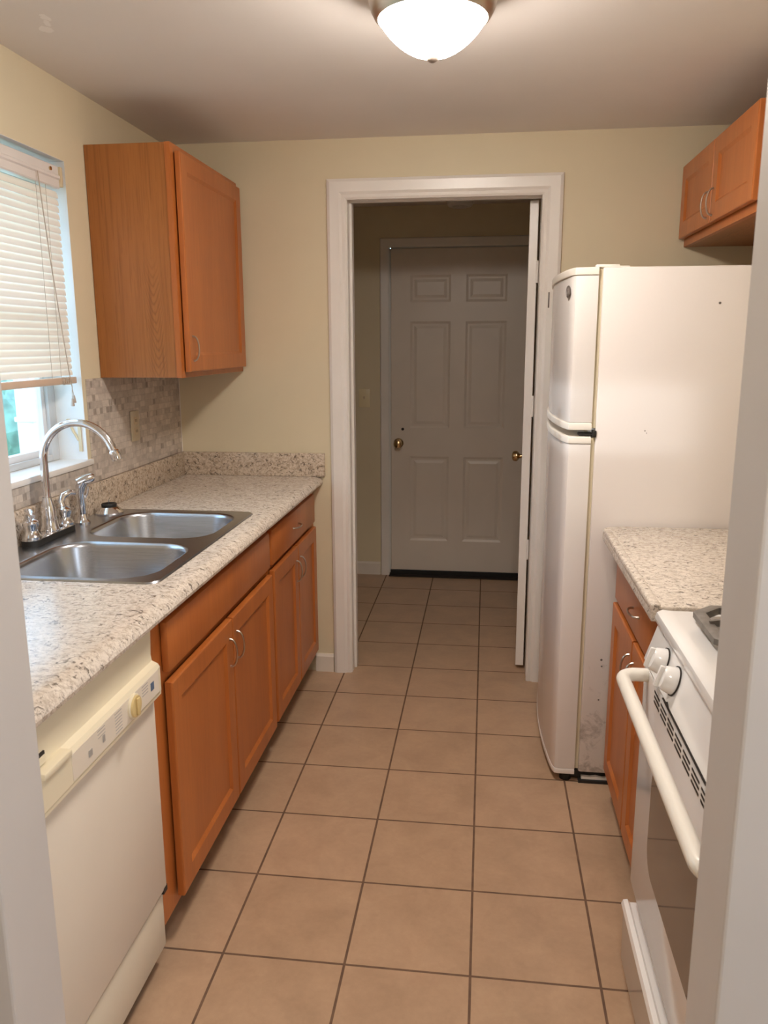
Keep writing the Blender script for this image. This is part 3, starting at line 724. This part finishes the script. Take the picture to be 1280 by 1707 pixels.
# ------------------------------------------------------------------ gas range (front faces -x)
RY0, RY1 = -.652, .070
st = thing('gas_range', 'white gas stove with a thick cream oven handle', 'stove', (0, 0, 0))
MB().box(.400, 1.030, RY0+.004, RY1-.004, .045, .878).obj('body', M_enamel, st, smooth=0)
MB().box(.44, 1.00, RY0+.02, RY1-.02, 0, .045).obj('base', M_dark, st, smooth=0)
b = MB(); P = [(.395, .883), (.386, .887), (.383, .898), (.387, .909), (.398, .915), (.420, .913), (1.02, .913), (1.02, .883)]
b.prism(P, 'y', RY0, RY1, .004); b.obj('cooktop', M_enamel, st, smooth=.6)
b = MB(); b.prism([(.96, .914), (1.03, .914), (1.03, 1.04), (1.01, 1.06), (.985, 1.05)], 'y', RY0, RY1, .006); b.obj('backguard', M_enamel, st)
b = MB(); b.prism([(.402, .880), (.391, .881), (.366, .802), (.372, .798), (.402, .798)], 'y', RY0+.002, RY1-.002, .003); pn = b.obj('control_panel', M_enamel, st, smooth=.3)
pd = Vector((-.953, 0, .302))
for y in (-.062, -.158, -.535, -.612):
    c = Vector((.379, y, .846))
    o = MB().lathe([(0, 0), (.030, 0), (.030, .002), (0, .002)], c, pd, 28).obj('knob_skirt', M_dark, pn)
    b = MB(); b.lathe([(0, .002), (.0275, .002), (.0270, .008), (.0235, .022), (.020, .027), (0, .029)], c, pd, 28)
    q = Vector((0, 0, 1)).rotation_difference(pd); Mx = Matrix.Translation(c+pd*.022) @ q.to_matrix().to_4x4()
    b.box(-.022, .022, -.0045, .0045, -.004, .014, .003, M=Mx); b.obj('knob', M_enamel, pn)
# oven door
b = MB(); b.box(.368, .398, RY0+.003, RY1-.003, .245, .792, .006); od = b.obj('oven_door', M_enamel, st)
L = rrect(-.495, -.084, .392, .640, .055, 0, 8)
b = MB(); b.loft([[(.3682, p[0], p[1]) for p in L], [(.3668, p[0], p[1]) for p in L]], True, True); b.obj('oven_window', M_oven, od, smooth=0)
b = MB()
for g in range(8):
    y1 = -.050-g*.062
    for r_ in range(3):
        b.box(.3672, .3684, y1-.048, y1, .752+r_*.011, .7565+r_*.011)
b.obj('vent_slots', M_dark, od, smooth=0)
b = MB(); b.box(.3655, .372, RY0+.01, -.125, .7943, .7963); b.prism([(-.150, .7975), (-.205, .7975), (-.165, .806)], 'x', .3655, .369); b.obj('door_gap', M_dark, od, smooth=0)
hy0, hy1, hx, hz = RY1-.052, RY0+.010, .312, .778
P = [(.370, hy0+.010, hz)]+[(.342-.030*math.sin(a)+.0, hy0-.020+.030*math.cos(a), hz) for a in [k*PI/2/8 for k in range(9)]]
P2 = [(p[0], (hy0+hy1)-p[1], p[2]) for p in reversed(P)]
b = MB(); b.tube(P+[(hx, (hy0+hy1)/2, hz)]+P2, .0145, 16); b.obj('handle', M_enamelh, od, smooth=1.2)
b = MB(); P = [(.398, .030), (.362, .030), (.359, .036), (.358, .165), (.352, .182), (.356, .192), (.366, .194), (.372, .186), (.398, .186)]
b.prism(P, 'y', RY0+.004, RY1-.001, .003); b.obj('storage_drawer', M_enamel, st, smooth=.6)
# grates
def grate(cx, cy, label):
    root = thing('burner_grate', label, 'burner grate', (cx, cy, .9135), 0, 'burner grates on the stove')
    b = MB(); h = .120; c = .042; g_ = .021
    def octo(h, c, z): return [(h, -h+c, z), (h, h-c, z), (h-c, h, z), (-h+c, h, z), (-h, h-c, z), (-h, -h+c, z), (-h+c, -h, z), (h-c, -h, z)]
    b.loft([octo(h-g_, c-.006, .010), octo(h, c, .010), octo(h, c, .022), octo(h-.005, c-.002, .025), octo(h-g_, c-.006, .025), octo(h-g_, c-.006, .010)])
    for sx in (-1, 1):
        for sy_ in (-1, 1): b.box(sx*(h-.030)-.006, sx*(h-.030)+.006, sy_*(h-.030)-.006, sy_*(h-.030)+.006, .0008, .012)
    b.obj('frame', M_iron, root)
    for i in range(4):
        m4 = Matrix.Rotation(i*PI/2, 4, 'Z'); b = MB()
        pts = [(.030, .030), (.036, .035), (.085, .034), (h-.012, .030), (h-.012, .018), (.085, .020), (.045, .024), (.032, .024)]
        b.prism(pts, 'y', -.004, .004); bmesh.ops.transform(b.bm, matrix=m4, verts=b.bm.verts); b.obj('finger', M_iron, root, smooth=0)
    return root
def burner(cx, cy):
    b = MB(); b.lathe([(0, .0005), (.085, .0005), (.092, .003), (.094, .001)], (cx, cy, .9130), (0, 0, 1), 36)
    o = b.obj('burner_pan', M_iron, st)
    MB().lathe([(0, .002), (.036, .002), (.036, .012), (.030, .016), (0, .017)], (cx, cy, .9130), (0, 0, 1), 28).obj('burner_cap', M_black, o)
for cx, cy, lb in ((.565, -.078, 'grey cast iron grate at the stove front nearest the worktop'), (.565, -.505, 'grey iron grate at the stove front beside the doorway jamb'),
                   (.832, -.078, 'grey iron grate at the stove back nearest the worktop'), (.832, -.505, 'grey iron grate at the stove back beside the front wall')):
    burner(cx, cy); grate(cx, cy, lb)

# ------------------------------------------------------------------ lamps
LX, LY = -.135, .378
lp = thing('flush_ceiling_light', 'lit white glass bowl light on the kitchen ceiling', 'ceiling light', (LX, LY, ZC))
MB().lathe([(0, -.001), (.146, -.001), (.154, -.006), (.154, -.012), (.147, -.018), (.148, -.040), (.143, -.060), (.134, -.076), (.127, -.082), (.124, -.080), (.128, -.066), (.128, -.050), (0, -.046)], (0, 0, 0), (0, 0, 1), 56).obj('metal_rim', M_nickel, lp)
prof = [(.118, -.060), (.122, -.074)]+[(.122*r_, -.082-.078*d_) for d_, r_ in ((0, 1), (.06, .985), (.12, .962), (.2, .925), (.3, .873), (.4, .815), (.5, .75), (.6, .676), (.7, .59), (.8, .487), (.87, .40), (.93, .29), (.975, .17), (1, 0))]
MB().lathe(prof, (0, 0, 0), (0, 0, 1), 56).obj('glass_bowl', M_lamp, lp, smooth=1.2)
MB().lathe([(0, -.156), (.015, -.156), (.016, -.161), (.012, -.167), (.005, -.171), (0, -.172)], (0, 0, 0), (0, 0, 1), 24).obj('finial', M_finial, lp)
sd = thing('smoke_detector', 'round detector on the dark hall ceiling above the door', 'smoke detector', (-.165, 3.22, 2.29))
MB().lathe([(0, -.001), (.075, -.001), (.075, -.022), (.066, -.034), (.04, -.036), (0, -.036)], (0, 0, 0), (0, 0, 1), 32).obj('housing', M_trim, sd)
MB().lathe([(.042, -.0362), (.046, -.040), (.030, -.041), (0, -.041)], (0, 0, 0), (0, 0, 1), 24).obj('grille', M_headrail, sd)

def light(name, kind, loc, e, col, rot=(0, 0, 0), **k):
    d = bpy.data.lights.new(name, kind); d.energy = e; d.color = col
    for a, v in k.items(): setattr(d, a, v)
    o = bpy.data.objects.new(name, d); C.objects.link(o); o.location = loc; o.rotation_euler = rot; return o
# added unseen lamp above the camera, warms and brightens the opening's jambs
light('unseen_warm_fill', 'POINT', (.100, -1.52, 2.35), 24, (1, .90, .79), shadow_soft_size=.035)
# low sun reaching through the gap under the blind onto the refrigerator side
sd_ = Vector((1, .36, 0)).normalized()
light('low_sun', 'SUN', (-6, -1, 3), 1.1, (.95, .97, 1), Vector((0, 0, -1)).rotation_difference(sd_).to_euler(), angle=math.radians(1.6))
# added area light at the unseen side opening, stands in for daylight
light('added_side_daylight', 'AREA', (NR-.02, -2.55, 1.45), 16, (.92, .95, 1), (0, PI/2, 0), shape='RECTANGLE', size=1.0, size_y=.8)
wd = bpy.data.worlds.new('World'); bpy.context.scene.world = wd; wd.use_nodes = True
t = wd.node_tree; bg = t.nodes['Background']
bg.inputs['Color'].default_value = (.50, .74, 1, 1); bg.inputs['Strength'].default_value = 4.5

# ------------------------------------------------------------------ camera
cam = bpy.data.cameras.new('camera'); co = bpy.data.objects.new('camera', cam); C.objects.link(co)
yaw, pitch, roll = -.126115, -.208109, -.003496
cy, sy, cp_, sp_ = math.cos(yaw), math.sin(yaw), math.cos(pitch), math.sin(pitch)
fw = Vector((sy*cp_, cy*cp_, sp_)); ri = Vector((cy, -sy, 0)); up = ri.cross(fw)
r2 = math.cos(roll)*ri+math.sin(roll)*up; u2 = -math.sin(roll)*ri+math.cos(roll)*up
Mx = Matrix((r2, u2, -fw)).transposed().to_4x4(); Mx.translation = (.00514, -1.6513, 1.4842); co.matrix_world = Mx
cam.sensor_fit = 'VERTICAL'; cam.sensor_height = 36; cam.lens = 36*1328.35/1707; cam.clip_start = .02
cam.dof.use_dof = True; cam.dof.focus_distance = 2.7; cam.dof.aperture_fstop = 10
sc = bpy.context.scene; sc.camera = co
sc.view_settings.view_transform = 'Standard'; sc.view_settings.look = 'None'; sc.view_settings.exposure = .38; sc.view_settings.gamma = 1; sc.view_settings.use_curve_mapping = False
sc.cycles.use_denoising = True; sc.cycles.max_bounces = 10; sc.cycles.diffuse_bounces = 6; sc.cycles.sample_clamp_indirect = 6
